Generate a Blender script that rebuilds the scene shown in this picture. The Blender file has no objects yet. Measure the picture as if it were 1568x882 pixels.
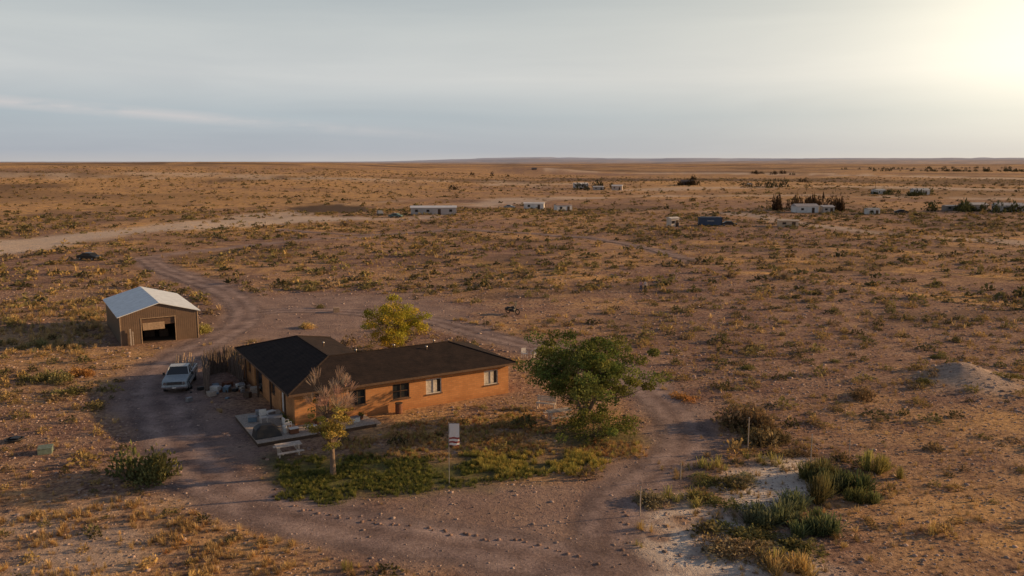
import bpy, math, random
import numpy as np
from mathutils import Vector
random.seed(4); rng=np.random.default_rng(7)
sc=bpy.context.scene
sc.view_settings.view_transform='Standard'; sc.view_settings.look='None'; sc.view_settings.exposure=0
COL=sc.collection
CAMH=18.5; F=1250.0; TH=math.radians(8.82); S,C=math.sin(TH),math.cos(TH)

# ---------------- noise / terrain ----------------
def vn(x,y,s=0.):
    x=np.asarray(x,float); y=np.asarray(y,float)
    xi=np.floor(x); yi=np.floor(y); fx=x-xi; fy=y-yi
    fx=fx*fx*(3-2*fx); fy=fy*fy*(3-2*fy)
    def hsh(a,b):
        v=np.sin(a*127.1+b*311.7+s*74.7)*43758.5453
        return v-np.floor(v)
    return (hsh(xi,yi)*(1-fx)+hsh(xi+1,yi)*fx)*(1-fy)+(hsh(xi,yi+1)*(1-fx)+hsh(xi+1,yi+1)*fx)*fy
def fbm(x,y,s=0.,o=4):
    t=0;a=.5;n=0
    for i in range(o):
        t=t+a*vn(x*2**i,y*2**i,s+i*3.1); n+=a; a*=.5
    return t/n
def ss(a,b,x):
    t=np.clip((np.asarray(x,float)-a)/(b-a),0,1); return t*t*(3-2*t)
MOUNDS=[]
def H(x,y):
    x=np.asarray(x,float); y=np.asarray(y,float)
    r=np.sqrt(x*x+y*y); az=np.degrees(np.arctan2(x,y))
    h=ss(100,260,r)*(fbm(x/55,y/55,1)-.5)*1.8
    h=h+ss(92,130,r)*(fbm(x/10,y/10,6,2)-.5)*.45
    h=h+ss(220,700,r)*(fbm(x/230,y/230,2)-.5)*6
    h=h+ss(900,2500,r)*(fbm(x/900,y/900,3)-.5)*16
    h=h+ss(5500,12000,r)*np.clip(fbm(x/3200,y/1800,5)-.46,0,.14)*430*ss(-10,4,az)
    h=h+ss(12000,22000,r)*np.clip(fbm(x/6000,y/4000,15)-.44,0,.2)*330*ss(-12,0,az)
    lf=1-ss(-14,3,az)
    h=h+lf*ss(480,1100,r)*(10+9*(fbm(x/240,y/240,8)-.3))*(1-.5*ss(2500,5000,r))
    for (mx,my,mr,mh) in MOUNDS:
        d=np.sqrt((x-mx)**2+(y-my)**2)/mr
        h=h+mh*np.exp(-d*d*2)
    return h
TS=np.exp(np.linspace(math.log(20),math.log(30000),2500))
def G(px,py,z=None):
    """ground position surveyed from the photograph, in metres"""
    u=(px-784)/F; v=(py-441)/F
    d=(u, C-v*S, -S-v*C)
    if z is not None:
        t=(z-CAMH)/d[2]; return Vector((d[0]*t,d[1]*t,z))
    hh=H(TS*d[0],TS*d[1]); zz=CAMH+TS*d[2]
    k=np.where(zz<=hh)[0]
    i=k[0] if len(k) else len(TS)-1
    i0=max(i-1,0); a=zz[i0]-hh[i0]; b=zz[i]-hh[i]; w=a/(a-b) if a!=b else 0
    t=TS[i0]+(TS[i]-TS[i0])*w
    x,y=d[0]*t,d[1]*t
    return Vector((x,y,float(H(x,y))))
m0=G(822,264); MOUNDS.append((m0.x,m0.y+60,110,10))
m1=G(1490,585); MOUNDS.append((m1.x,m1.y,4.5,.8))
m2=G(1470,566); MOUNDS.append((m2.x,m2.y,2.8,.7))

# ---------------- materials ----------------
def nodemat(name):
    m=bpy.data.materials.new(name); m.use_nodes=True
    nt=m.node_tree; b=nt.nodes['Principled BSDF']; return m,nt,b
def L(nt,a,b): nt.links.new(a,b)
def simple(name,col,rough=.7,metal=0.,nscale=6.,nvar=.25,bump=.0,emit=None):
    m,nt,b=nodemat(name)
    tc=nt.nodes.new('ShaderNodeTexCoord'); n=nt.nodes.new('ShaderNodeTexNoise'); n.inputs['Scale'].default_value=nscale; n.inputs['Detail'].default_value=5
    L(nt,tc.outputs['Object'],n.inputs['Vector'])
    r=nt.nodes.new('ShaderNodeValToRGB'); r.color_ramp.elements[0].position=.3; r.color_ramp.elements[1].position=.7
    r.color_ramp.elements[0].color=(*[c*(1-nvar) for c in col],1); r.color_ramp.elements[1].color=(*[min(1,c*(1+nvar)) for c in col],1)
    L(nt,n.outputs['Fac'],r.inputs[0]); L(nt,r.outputs[0],b.inputs['Base Color'])
    b.inputs['Roughness'].default_value=rough; b.inputs['Metallic'].default_value=metal
    if bump:
        bp=nt.nodes.new('ShaderNodeBump'); bp.inputs['Strength'].default_value=bump; bp.inputs['Distance'].default_value=.05
        L(nt,n.outputs['Fac'],bp.inputs['Height']); L(nt,bp.outputs[0],b.inputs['Normal'])
    return m
def attrmat(name,trans=.25,attr='Col'):
    m=bpy.data.materials.new(name); m.use_nodes=True; nt=m.node_tree; nt.nodes.clear()
    o=nt.nodes.new('ShaderNodeOutputMaterial'); a=nt.nodes.new('ShaderNodeAttribute'); a.attribute_name=attr
    d=nt.nodes.new('ShaderNodeBsdfDiffuse'); L(nt,a.outputs['Color'],d.inputs['Color'])
    if trans>0:
        t=nt.nodes.new('ShaderNodeBsdfTranslucent'); L(nt,a.outputs['Color'],t.inputs['Color'])
        mx=nt.nodes.new('ShaderNodeMixShader'); mx.inputs[0].default_value=trans
        L(nt,d.outputs[0],mx.inputs[1]); L(nt,t.outputs[0],mx.inputs[2]); L(nt,mx.outputs[0],o.inputs[0])
    else: L(nt,d.outputs[0],o.inputs[0])
    return m
FOL=attrmat('foliage',.25); ROCK=attrmat('rock_stone',0)

def ngroup(nt,scale,detail=5,rough=.6,vec=None,dist=0):
    n=nt.nodes.new('ShaderNodeTexNoise'); n.inputs['Scale'].default_value=scale; n.inputs['Detail'].default_value=detail; n.inputs['Roughness'].default_value=rough; n.inputs['Distortion'].default_value=dist
    if vec is not None: L(nt,vec,n.inputs['Vector'])
    return n.outputs['Fac']
def rampf(nt,inp,a,b):
    r=nt.nodes.new('ShaderNodeMapRange'); r.inputs['From Min'].default_value=a; r.inputs['From Max'].default_value=b; L(nt,inp,r.inputs['Value']); return r.outputs[0]
def mixc(nt,f,a,b,mode='MIX'):
    n=nt.nodes.new('ShaderNodeMix'); n.data_type='RGBA'; n.blend_type=mode
    if isinstance(f,(int,float)): n.inputs[0].default_value=f
    else: L(nt,f,n.inputs[0])
    for i,v in ((6,a),(7,b)):
        if isinstance(v,tuple): n.inputs[i].default_value=(*v,1)
        else: L(nt,v,n.inputs[i])
    return n.outputs[2]
def mth(nt,op,a,b=None,clamp=False):
    n=nt.nodes.new('ShaderNodeMath'); n.operation=op; n.use_clamp=clamp
    for i,v in ((0,a),(1,b)):
        if v is None: continue
        if isinstance(v,(int,float)): n.inputs[i].default_value=v
        else: L(nt,v,n.inputs[i])
    return n.outputs[0]

def soil_colour(nt,vec):
    n1=ngroup(nt,.35,4,.6,vec); n2=ngroup(nt,6,5,.75,vec)
    c=mixc(nt,rampf(nt,n1,.35,.65),(.25,.19,.18),(.44,.335,.30))
    c=mixc(nt,rampf(nt,n2,.35,.7),mixc(nt,1.,c,(.66,.64,.64),'MULTIPLY'),mixc(nt,1.,c,(1.25,1.23,1.2),'MULTIPLY'))
    return c,n2

# ---------------- ground masks ----------------
def catmull(pts,n=14):
    P=[np.array(p[:2],float) for p in pts]; P=[2*P[0]-P[1]]+P+[2*P[-1]-P[-2]]; out=[]
    for i in range(1,len(P)-2):
        for k in range(n):
            t=k/n; a,b,c,d=P[i-1:i+3]
            out.append(.5*((2*b)+(-a+c)*t+(2*a-5*b+4*c-d)*t*t+(-a+3*b-3*c+d)*t**3))
    out.append(P[-2]); return np.array(out)
def road(pix,n=14): return catmull([G(*p) for p in pix],n)
roads=[
 (road([(1010,905),(930,876),(820,852),(690,832),(560,812),(440,788),(350,752),(290,705),(258,650),(240,600),(262,560),(312,528),(370,495),(372,468),(330,440),(262,418),(222,395)]),4.4),
 (road([(925,872),(928,820),(950,770),(1010,725),(1048,682),(1035,640),(1000,605),(940,570),(850,540),(740,512),(655,490),(560,480),(450,475),(372,482)]),3.7),
 (road([(1060,400),(960,374),(860,362),(700,352),(560,360),(430,352)],10),2.6),
 (road([(222,395),(300,385),(420,372),(560,362)],10),2.4),
]
pale_tracks=[(road([(-60,388),(60,369),(200,353),(330,344),(430,338),(560,334),(640,331)],16),15,.6),(road([(430,338),(440,328),(560,312),(700,306),(900,303),(1100,300),(1568,304)],12),15,.45),
             (road([(740,314),(820,306),(920,303)],8),22,.5),(road([(-60,272),(200,268),(420,270),(640,278),(800,282)],8),60,.4),(road([(900,262),(1200,266),(1568,274)],8),100,.5),(road([(950,322),(1100,326),(1300,352),(1568,372)],8),6,.4),(road([(1000,290),(1250,285),(1568,291)],8),35,.4)]
gold_lines=[road([(1120,398),(1300,408),(1568,428)],8),road([(1080,372),(1300,382),(1568,398)],8),road([(1400,438),(1568,470)],6),road([(1300,362),(1568,366)],6),road([(1180,420),(1330,440),(1500,462)],6),road([(700,395),(850,420),(980,430)],6)]
def dist_line(x,y,cl,pad=140):
    d=np.full(x.shape,1e9)
    lo=cl.min(0)-pad; hi=cl.max(0)+pad
    m=(x>lo[0])&(x<hi[0])&(y>lo[1])&(y<hi[1])
    if not m.any(): return d
    xs=x[m];ys=y[m];dd=np.full(xs.shape,1e9)
    for a,b in zip(cl[:-1],cl[1:]):
        ab=b-a; l2=max((ab**2).sum(),1e-9)
        t=np.clip(((xs-a[0])*ab[0]+(ys-a[1])*ab[1])/l2,0,1)
        dd=np.minimum(dd,np.hypot(xs-a[0]-t*ab[0],ys-a[1]-t*ab[1]))
    d[m]=dd; return d
def poly_in(x,y,pix,soft=1.2):
    P=np.array([G(*p)[:2] for p in pix]); ins=np.zeros(x.shape,bool)
    n=len(P)
    for i in range(n):
        a=P[i];b=P[(i+1)%n]
        c=((a[1]>y)!=(b[1]>y))&(x<(b[0]-a[0])*(y-a[1])/(b[1]-a[1]+1e-12)+a[0]); ins^=c
    d=dist_line(x,y,np.vstack([P,P[:1]]),20+soft*3)
    sd=np.where(ins,d,-d)+ (fbm(x/2.2,y/2.2,11)-.5)*soft*2.2
    return ss(-soft,soft,sd)
POND=[(440,319),(470,314),(520,313),(565,317),(572,322),(540,326),(480,327),(448,324)]
def masks(x,y):
    r=np.hypot(x,y); az=np.degrees(np.arctan2(x,y))
    wob=(fbm(x/3,y/3,21)-.5)*2.6
    bare=np.zeros(x.shape)
    for cl,w in roads:
        d=dist_line(x,y,cl,20)+wob; bare=np.maximum(bare,1-ss(w*.38,w*.38+2.2,d))
    bare=np.maximum(bare,.8*poly_in(x,y,[(320,520),(360,460),(420,450),(620,448),(720,470),(740,500),(600,500),(520,520),(360,525)],4))
    bare=np.maximum(bare,.85*poly_in(x,y,[(185,590),(230,575),(330,560),(330,620),(370,650),(380,720),(420,780),(300,740),(200,650)],2))
    bare=np.maximum(bare,.7*poly_in(x,y,[(560,770),(700,745),(880,735),(945,700),(1000,690),(940,760),(920,850),(800,845),(600,810)],1.5))
    green=poly_in(x,y,[(425,705),(500,695),(600,705),(720,700),(860,700),(905,715),(830,735),(700,742),(610,758),(500,776),(430,772)],1.6)
    green=np.maximum(green,.8*poly_in(x,y,[(830,665),(880,650),(965,655),(980,675),(900,690)],1.2))
    dry=poly_in(x,y,[(480,700),(560,660),(640,640),(740,620),(810,625),(850,670),(980,680),(990,700),(850,705),(600,700)],2)*ss(.3,.6,fbm(x/3,y/3,33))
    pale=poly_in(x,y,[(965,790),(1050,762),(1110,785),(1200,825),(1270,882),(1000,900)],1.6)*ss(.22,.40,fbm(x/2.5,y/2.5,41))
    pale=np.maximum(pale,poly_in(x,y,[(1085,745),(1170,698),(1235,705),(1262,760),(1150,795)],1.2))
    dm=np.hypot(x-m1.x,y-m1.y); pale=np.maximum(pale,.35*(1-ss(2.5,6,dm+wob)))
    pale=np.maximum(pale,.35*poly_in(x,y,[(0,790),(250,770),(420,850),(560,900),(-40,920)],3)*ss(.4,.6,fbm(x/4,y/4,43)))
    for cl,w,am in pale_tracks:
        d=dist_line(x,y,cl)+(fbm(x/30,y/30,5)-.5)*w*2.; pale=np.maximum(pale,am*(1-ss(w*.3,w*1.0,d))*ss(.25,.5,fbm(x/40,y/40,17)))
    n=fbm(x/26,y/26,50); n2=fbm(x/7,y/7,51); n3=fbm(x/150,y/90,52)
    far=ss(120,420,r)
    gold=np.clip(far*.55+(1-ss(-20,6,az))*.35*ss(80,260,r)+(n-.5)*1.9*(1-.5*far)+(n3-.5)*1.8*far+(n2-.5)*1.2*(1-far*.4)+.05,0,1)
    for cl in gold_lines:
        d=dist_line(x,y,cl,30)+(fbm(x/9,y/9,15)-.5)*9; gold=np.maximum(gold,.95*(1-ss(.8,4.,d)))
    gold=np.maximum(gold*(1-bare)*(1-green),dry*.8*(1-green))
    dk=poly_in(x,y,POND,4)
    pale=pale*(1-dk)
    far2=ss(260,700,r)
    dk2=ss(.50,.66,fbm(x/220,y/110,63,5))*far2*.7
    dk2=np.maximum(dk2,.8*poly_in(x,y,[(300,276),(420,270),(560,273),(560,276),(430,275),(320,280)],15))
    dk3=ss(.54,.7,fbm(x/16,y/16,66))*.5*ss(60,110,r)*(1-far2)
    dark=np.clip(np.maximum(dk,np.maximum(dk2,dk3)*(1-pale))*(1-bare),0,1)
    return bare,green,gold,pale,dark

# ---------------- ground mesh ----------------
def fill(me,V,Fc):
    k=Fc.shape[1]
    me.vertices.add(len(V)); me.vertices.foreach_set('co',V.astype(np.float32).ravel())
    me.loops.add(Fc.size); me.loops.foreach_set('vertex_index',Fc.astype(np.int32).ravel())
    me.polygons.add(len(Fc)); me.polygons.foreach_set('loop_start',(np.arange(len(Fc))*k).astype(np.int32))
    me.update(calc_edges=True)
def setcol(me,name,arr):
    ca=me.color_attributes.new(name,'FLOAT_COLOR','POINT'); ca.data.foreach_set('color',arr.astype(np.float32).ravel())
def build_ground():
    A=np.concatenate([np.linspace(-180,-44,40)[:-1],np.linspace(-44,44,641),np.linspace(44,180,40)[1:-1]])
    ang=np.linspace(math.atan(CAMH/26.),math.atan(CAMH/1500.),500)
    R=np.concatenate([[.01,6,12,18,22],CAMH/np.tan(ang),np.exp(np.linspace(math.log(1540),math.log(32000),100))])
    a,r=np.meshgrid(np.radians(A),R,indexing='ij'); x=(r*np.sin(a)).ravel(); y=(r*np.cos(a)).ravel()
    z=H(x,y)
    nA,nR=len(A),len(R)
    i=np.arange(nA)[:,None]; j=np.arange(nR-1)[None,:]; i2=(i+1)%nA
    f=np.stack([i*nR+j,i*nR+j+1,i2*nR+j+1,i2*nR+j],-1).reshape(-1,4)
    me=bpy.data.meshes.new('ground'); fill(me,np.stack([x,y,z],1),f)
    b,g,go,p,dk=masks(x,y)
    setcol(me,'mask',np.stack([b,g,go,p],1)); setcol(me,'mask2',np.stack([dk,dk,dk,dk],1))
    me.polygons.foreach_set('use_smooth',np.ones(len(f),bool))
    ob=bpy.data.objects.new('ground',me); COL.objects.link(ob); return ob
ground=build_ground()
m,nt,b=nodemat('dry_desert_ground'); b.inputs['Roughness'].default_value=.95; b.inputs['Specular IOR Level'].default_value=.1
tc=nt.nodes.new('ShaderNodeNewGeometry'); vec=tc.outputs['Position']
at=nt.nodes.new('ShaderNodeAttribute'); at.attribute_name='mask'
sp=nt.nodes.new('ShaderNodeSeparateColor'); L(nt,at.outputs['Color'],sp.inputs[0])
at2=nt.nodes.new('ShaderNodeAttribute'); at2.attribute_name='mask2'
n_big=ngroup(nt,.03,4,.6,vec); n_mid=ngroup(nt,.3,5,.65,vec); n_f=ngroup(nt,2.6,5,.78,vec); n_s=ngroup(nt,9,3,.8,vec)
base=mixc(nt,rampf(nt,n_big,.35,.65),(.27,.165,.135),(.37,.235,.175))
base=mixc(nt,rampf(nt,n_mid,.42,.68),base,(.52,.35,.245))
base=mixc(nt,rampf(nt,n_f,.38,.60),mixc(nt,1.,base,(.36,.34,.35),'MULTIPLY'),mixc(nt,1.,base,(1.12,1.1,1.08),'MULTIPLY'))
soil,_=soil_colour(nt,vec)
gold=mixc(nt,rampf(nt,n_f,.35,.65),(.48,.265,.10),(.86,.53,.22))
gm=mth(nt,'MULTIPLY',sp.outputs[2],rampf(nt,mth(nt,'ADD',mth(nt,'MULTIPLY',n_mid,.6),mth(nt,'MULTIPLY',n_f,.4)),.38,.56),True)
col=mixc(nt,gm,base,gold)
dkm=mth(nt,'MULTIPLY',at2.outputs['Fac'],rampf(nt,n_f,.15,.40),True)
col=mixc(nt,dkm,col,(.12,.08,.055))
col=mixc(nt,mth(nt,'MULTIPLY',sp.outputs[0],.85),col,soil)
green=mixc(nt,rampf(nt,n_f,.35,.65),(.06,.075,.03),(.21,.20,.07))
gmk=mth(nt,'MULTIPLY',sp.outputs[1],rampf(nt,n_f,.25,.5),True)
col=mixc(nt,gmk,col,green)
pale=mixc(nt,rampf(nt,n_f,.3,.7),(.60,.49,.40),(.85,.76,.67))
pm=mth(nt,'MULTIPLY',at.outputs['Alpha'],rampf(nt,n_f,.15,.4),True)
col=mixc(nt,pm,col,pale)
sp2=rampf(nt,n_s,.58,.70)
col=mixc(nt,mth(nt,'MULTIPLY',sp2,.6),col,mixc(nt,1.,col,(1.7,1.65,1.6),'MULTIPLY'))
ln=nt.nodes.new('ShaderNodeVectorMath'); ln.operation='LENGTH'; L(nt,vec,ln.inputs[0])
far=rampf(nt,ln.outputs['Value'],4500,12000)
col=mixc(nt,far,col,(.50,.54,.66))  # distance haze painted into the ground colour, pale blue far out
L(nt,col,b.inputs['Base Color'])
bp=nt.nodes.new('ShaderNodeBump'); bp.inputs['Strength'].default_value=.85; bp.inputs['Distance'].default_value=.17
L(nt,mth(nt,'ADD',n_f,mth(nt,'MULTIPLY',n_s,.35)),bp.inputs['Height']); L(nt,bp.outputs[0],b.inputs['Normal'])
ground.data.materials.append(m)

# ---------------- roads ----------------
def road_mat():
    m,nt,b=nodemat('dirt_road'); b.inputs['Roughness'].default_value=.95; b.inputs['Specular IOR Level'].default_value=.1
    g=nt.nodes.new('ShaderNodeNewGeometry'); vec=g.outputs['Position']
    c,n2=soil_colour(nt,vec)
    at=nt.nodes.new('ShaderNodeAttribute'); at.attribute_name='across'
    s=nt.nodes.new('ShaderNodeSeparateColor'); L(nt,at.outputs['Color'],s.inputs[0])
    nn=ngroup(nt,.5,4,.6,vec)
    tr=mth(nt,'MULTIPLY',s.outputs[1],rampf(nt,nn,.3,.6),True)
    c=mixc(nt,mth(nt,'MULTIPLY',tr,.75),c,mixc(nt,1.,c,(1.3,1.28,1.26),'MULTIPLY'))
    c=mixc(nt,mth(nt,'MULTIPLY',s.outputs[2],.55),c,mixc(nt,1.,c,(.64,.58,.55),'MULTIPLY'))
    L(nt,c,b.inputs['Base Color'])
    e=mth(nt,'ADD',s.outputs[0],mth(nt,'MULTIPLY',mth(nt,'SUBTRACT',ngroup(nt,.9,5,.75,vec),.5),2.2))
    L(nt,mth(nt,'MULTIPLY',rampf(nt,e,.1,1.),rampf(nt,s.outputs[0],0,.3),True),b.inputs['Alpha'])
    bp=nt.nodes.new('ShaderNodeBump'); bp.inputs['Strength'].default_value=.55; bp.inputs['Distance'].default_value=.09
    L(nt,n2,bp.inputs['Height']); L(nt,bp.outputs[0],b.inputs['Normal'])
    return m
RM=road_mat()
for k,(cl,w) in enumerate(roads[:3]):
    seg=np.hypot(*np.diff(cl,axis=0).T); s=np.concatenate([[0],np.cumsum(seg)]); step=.6 if k<2 else 2.5
    t=np.arange(0,s[-1],step); px=np.interp(t,s,cl[:,0]); py=np.interp(t,s,cl[:,1])
    tx=np.gradient(px); ty=np.gradient(py); l=np.hypot(tx,ty); nx,ny=-ty/l,tx/l
    q=np.linspace(-1,1,21); 
    X=px[:,None]+nx[:,None]*q[None]*w*.66; Y=py[:,None]+ny[:,None]*q[None]*w*.66
    rr=np.hypot(X,Y)
    Z=H(X,Y)+.012+.008*k+.05*ss(90,140,rr)
    n=len(t); V=np.stack([X,Y,Z],-1).reshape(-1,3)
    i=np.arange(n-1)[:,None]; j=np.arange(20)[None]; f=np.stack([i*21+j,(i+1)*21+j,(i+1)*21+j+1,i*21+j+1],-1).reshape(-1,4)
    me=bpy.data.meshes.new('dirt_road'); fill(me,V,f)
    aq=np.abs(q); edge=1-ss(.35,1.,aq); trk=np.exp(-((aq-.33)/.11)**2); mid=np.exp(-(aq/.14)**2)
    endf=np.clip(np.minimum(t,t[-1]-t)/4,0,1)[:,None]
    setcol(me,'across',np.stack([edge[None]*endf,trk[None]*np.ones((n,1)),mid[None]*np.ones((n,1)),np.ones((n,21))],-1))
    me.materials.append(RM); ob=bpy.data.objects.new('dirt_road',me); COL.objects.link(ob)

# ---------------- scatter machinery ----------------
def rotz(V,a):
    c,s=np.cos(a),np.sin(a); return np.stack([V[...,0]*c-V[...,1]*s,V[...,0]*s+V[...,1]*c,V[...,2]],-1)
def scatter(name,protos,P,sc_,cols,mat,jit=.25):
    P=np.asarray(P,float); N=len(P); 
    if N==0: return
    sc_=np.asarray(sc_,float); sc_=np.repeat(sc_[:,None],3,1) if sc_.ndim==1 else sc_
    cols=np.asarray(cols,float); which=rng.integers(0,len(protos),N)
    VV=[];FF=[];CC=[];off=0
    for k,(pv,pf) in enumerate(protos):
        idx=np.where(which==k)[0]
        if len(idx)==0: continue
        V=pv[None]*sc_[idx][:,None,:]; V=rotz(V,rng.uniform(0,6.28,len(idx))[:,None]); V=V+P[idx][:,None,:]
        nv=len(pv); f=pf[None]+(np.arange(len(idx))*nv)[:,None,None]+off
        if nv==pf.size: vc=np.repeat(rng.uniform(1-jit,1+jit,(len(idx),len(pf))),pf.shape[1],1)
        else: vc=rng.uniform(1-jit*.3,1+jit*.3,(len(idx),nv))
        c=cols[idx][:,None,:]*vc[...,None]
        VV.append(V.reshape(-1,3));FF.append(f.reshape(-1,pf.shape[1]));CC.append(c.reshape(-1,3));off+=nv*len(idx)
    V=np.concatenate(VV);Fc=np.concatenate(FF);Cc=np.concatenate(CC)
    me=bpy.data.meshes.new(name); fill(me,V,Fc)
    setcol(me,'Col',np.concatenate([Cc,np.ones((len(Cc),1))],1))
    me.materials.append(mat); ob=bpy.data.objects.new(name,me); COL.objects.link(ob); return ob
def leafquads(cen,size,asp=.5,up=None):
    n=len(cen); a=rng.normal(size=(n,3)); 
    if up is not None: a=a*.5+up
    a/=np.linalg.norm(a,axis=1)[:,None]; b=np.cross(a,rng.normal(size=(n,3))); b/=np.linalg.norm(b,axis=1)[:,None]
    s=np.asarray(size)*rng.uniform(.6,1.3,n); a=a*s[:,None]; b=b*(s*asp)[:,None]
    return np.stack([cen-a*.5,cen+b*.5,cen+a*.5,cen-b*.5],1).reshape(-1,3)
def quads(n): return np.arange(n*4).reshape(-1,4)
def blades(n,R,Hh,w,splay=1.):
    az=rng.uniform(0,6.28,n); el=np.radians(rng.uniform(15,88,n)); l=rng.uniform(.6,1.,n)
    d=np.stack([np.cos(az)*np.cos(el)*R*splay,np.sin(az)*np.cos(el)*R*splay,np.sin(el)*Hh],1)*l[:,None]
    r0=np.stack([rng.normal(0,.13*R,n),rng.normal(0,.13*R,n),np.zeros(n)],1)
    side=np.stack([-np.sin(az),np.cos(az),rng.uniform(-.4,.4,n)],1)*w
    v=np.stack([r0-side*.3,r0+side*.3,r0+d+side*.25,r0+d-side*.25],1)
    return v.reshape(-1,3)
def p_bush(nl,nb,ls=.13):
    az=rng.uniform(0,6.28,nl); u=rng.uniform(-.05,1,nl); rr=rng.uniform(.45,1.,nl)**.6
    lob=1+.25*np.sin(az*3+rng.uniform(0,6))+.15*np.sin(az*5+rng.uniform(0,6))
    c=np.stack([np.cos(az)*np.sqrt(1-np.clip(u,0,1)**2)*rr*lob,np.sin(az)*np.sqrt(1-np.clip(u,0,1)**2)*rr*lob,np.clip(u,.02,1)*rr*.85*lob],1)
    V=leafquads(c,np.full(nl,ls*2),.6,up=c); V=np.concatenate([V,blades(nb,1.05,.95,.035)]); return V,quads(nl+nb)
def p_grass(n,w=.06): V=blades(n,.8,1.,w); return V,quads(n)
def p_spiky(n): V=blades(n,1.,1.1,.07,1.); return V,quads(n)
bush_hi=[p_bush(300,70,.10) for _ in range(5)]
bush_md=[p_bush(80,22,.17) for _ in range(6)]
bush_lo=[p_bush(24,6,.32) for _ in range(6)]
grass_hi=[p_grass(34,.065) for _ in range(5)]
grass_lo=[p_grass(12,.16) for _ in range(5)]
spiky=[p_spiky(120) for _ in range(3)]
def p_rock():
    import bmesh
    bm=bmesh.new(); bmesh.ops.create_icosphere(bm,subdivisions=1,radius=1.)
    for v in bm.verts: v.co=v.co*random.uniform(.7,1.15); v.co.z*=.6
    V=np.array([v.co[:] for v in bm.verts]); Fc=np.array([[q.index for q in f.verts] for f in bm.faces]); bm.free(); return V,Fc
rocks=[p_rock() for _ in range(5)]
HO=np.array([-15.2,55.1]); HA=math.radians(30.5)
GO=np.array([-39.6,80.9]); GA=math.radians(32)
def localxy(x,y,O,A):
    dx,dy=x-O[0],y-O[1]; return dx*math.cos(A)+dy*math.sin(A),-dx*math.sin(A)+dy*math.cos(A)
def blocked(x,y):
    lx,ly=localxy(x,y,HO,HA); b=((lx>-3.5)&(lx<18)&(ly>-.6)&(ly<8.2))|((lx>-3.6)&(lx<8.3)&(ly>-3)&(ly<16.5))|((lx>-3.6)&(lx<5.5)&(ly>-4)&(ly<1))
    lx,ly=localxy(x,y,GO,GA); b|=(lx>-.6)&(lx<8.3)&(ly>-1)&(ly<13.5); return b
def wedge(n,r0,r1,a=40):
    r=np.sqrt(rng.uniform(r0*r0,r1*r1,n)); az=np.radians(rng.uniform(-a,a,n)); return r*np.sin(az),r*np.cos(az)
PAL=np.array([[.24,.20,.085],[.36,.26,.11],[.16,.145,.07],[.42,.29,.12],[.26,.19,.12],[.28,.23,.10],[.12,.105,.055]])
def field(name,n,r0,r1,protos,s0,s1,pal,clump=.5,a=40,flat=1.,soft=.14,base=.06,bk=1.6):
    x,y=wedge(n,r0,r1,a); bq,g,go,p,dk=masks(x,y)
    d=fbm(x/22,y/22,70)*.6+fbm(x/6,y/6,71)*.4
    k=(rng.uniform(0,1,n)<ss(clump-soft,clump+soft,d)+base)&(rng.uniform(0,1,n)<np.clip(1-bq*bk,0,1)*np.clip(1-p*1.5,0,1))&~blocked(x,y)&(g<.3)&(dk<.8)
    x,y=x[k],y[k]; z=H(x,y); N=len(x)
    s=rng.lognormal(0,.38,N)*(s0+s1)/2; s=np.clip(s,s0*.6,s1*1.7)
    S3=np.stack([s,s*rng.uniform(.8,1.2,N),s*rng.uniform(.7,1.15,N)*flat],1)
    c=pal[rng.integers(0,len(pal),N)]*rng.uniform(.75,1.25,N)[:,None]
    return scatter(name,protos,np.stack([x,y,z-.02],1),S3,c,FOL)
field('desert_shrubs',1900,30,125,bush_md,.30,.60,PAL,.49,base=.25)
field('desert_shrubs',10500,115,330,bush_lo,.40,.76,PAL*.95,.45,base=.2)
field('desert_shrubs',11000,300,1000,bush_lo,.5,1.0,PAL*.75,.48,36)
GP=np.array([[.60,.41,.18],[.50,.34,.155],[.42,.30,.15],[.64,.46,.22]])
field('dry_grass',10000,30,95,grass_hi,.12,.30,GP*.9,.52)
field('dry_grass',15000,90,260,grass_lo,.2,.5,GP,.5)
def stones(n,r0,r1,mu,lo,hi,bk):
    x,y=wedge(n,r0,r1,38); k=~blocked(x,y); x,y=x[k],y[k]; N=len(x)
    bq,g,go,p,dk=masks(x,y); k=(g<.3)&(rng.uniform(0,1,N)>bq*bk); x,y=x[k],y[k]; N=len(x)
    g0=rng.uniform(.5,1.5,N)[:,None]
    scatter('gravel_stones',rocks,np.stack([x,y,H(x,y)],1),np.clip(rng.lognormal(mu,.45,N),lo,hi),np.array([[.36,.27,.23]])*g0,ROCK)
stones(26000,30,75,-3.0,.02,.17,.75); stones(13000,70,140,-2.3,.05,.24,.85)
def rock_row(name,pix,sp_,s):
    cl=road(pix); seg=np.hypot(*np.diff(cl,axis=0).T); q=np.concatenate([[0],np.cumsum(seg)]); t=np.cumsum(rng.uniform(.5,1.6,int(q[-1]/sp_))*sp_); t=t[t<q[-1]]
    x=np.interp(t,q,cl[:,0])+rng.normal(0,.16,len(t)); y=np.interp(t,q,cl[:,1])+rng.normal(0,.16,len(t)); N=len(t)
    scatter(name,rocks,np.stack([x,y,H(x,y)+.02],1),rng.uniform(.4,1.4,N)*s,np.array([[.30,.20,.16]])*rng.uniform(.4,1.4,N)[:,None],ROCK)
rock_row('stone_border',[(420,750),(450,777),(560,798),(700,818),(830,838),(960,872)],.36,.12)
rock_row('stone_border',[(962,860),(958,800),(985,760),(1030,725)],.6,.11)
rock_row('stone_border',[(380,690),(420,705),(460,700)],.5,.12)

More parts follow.
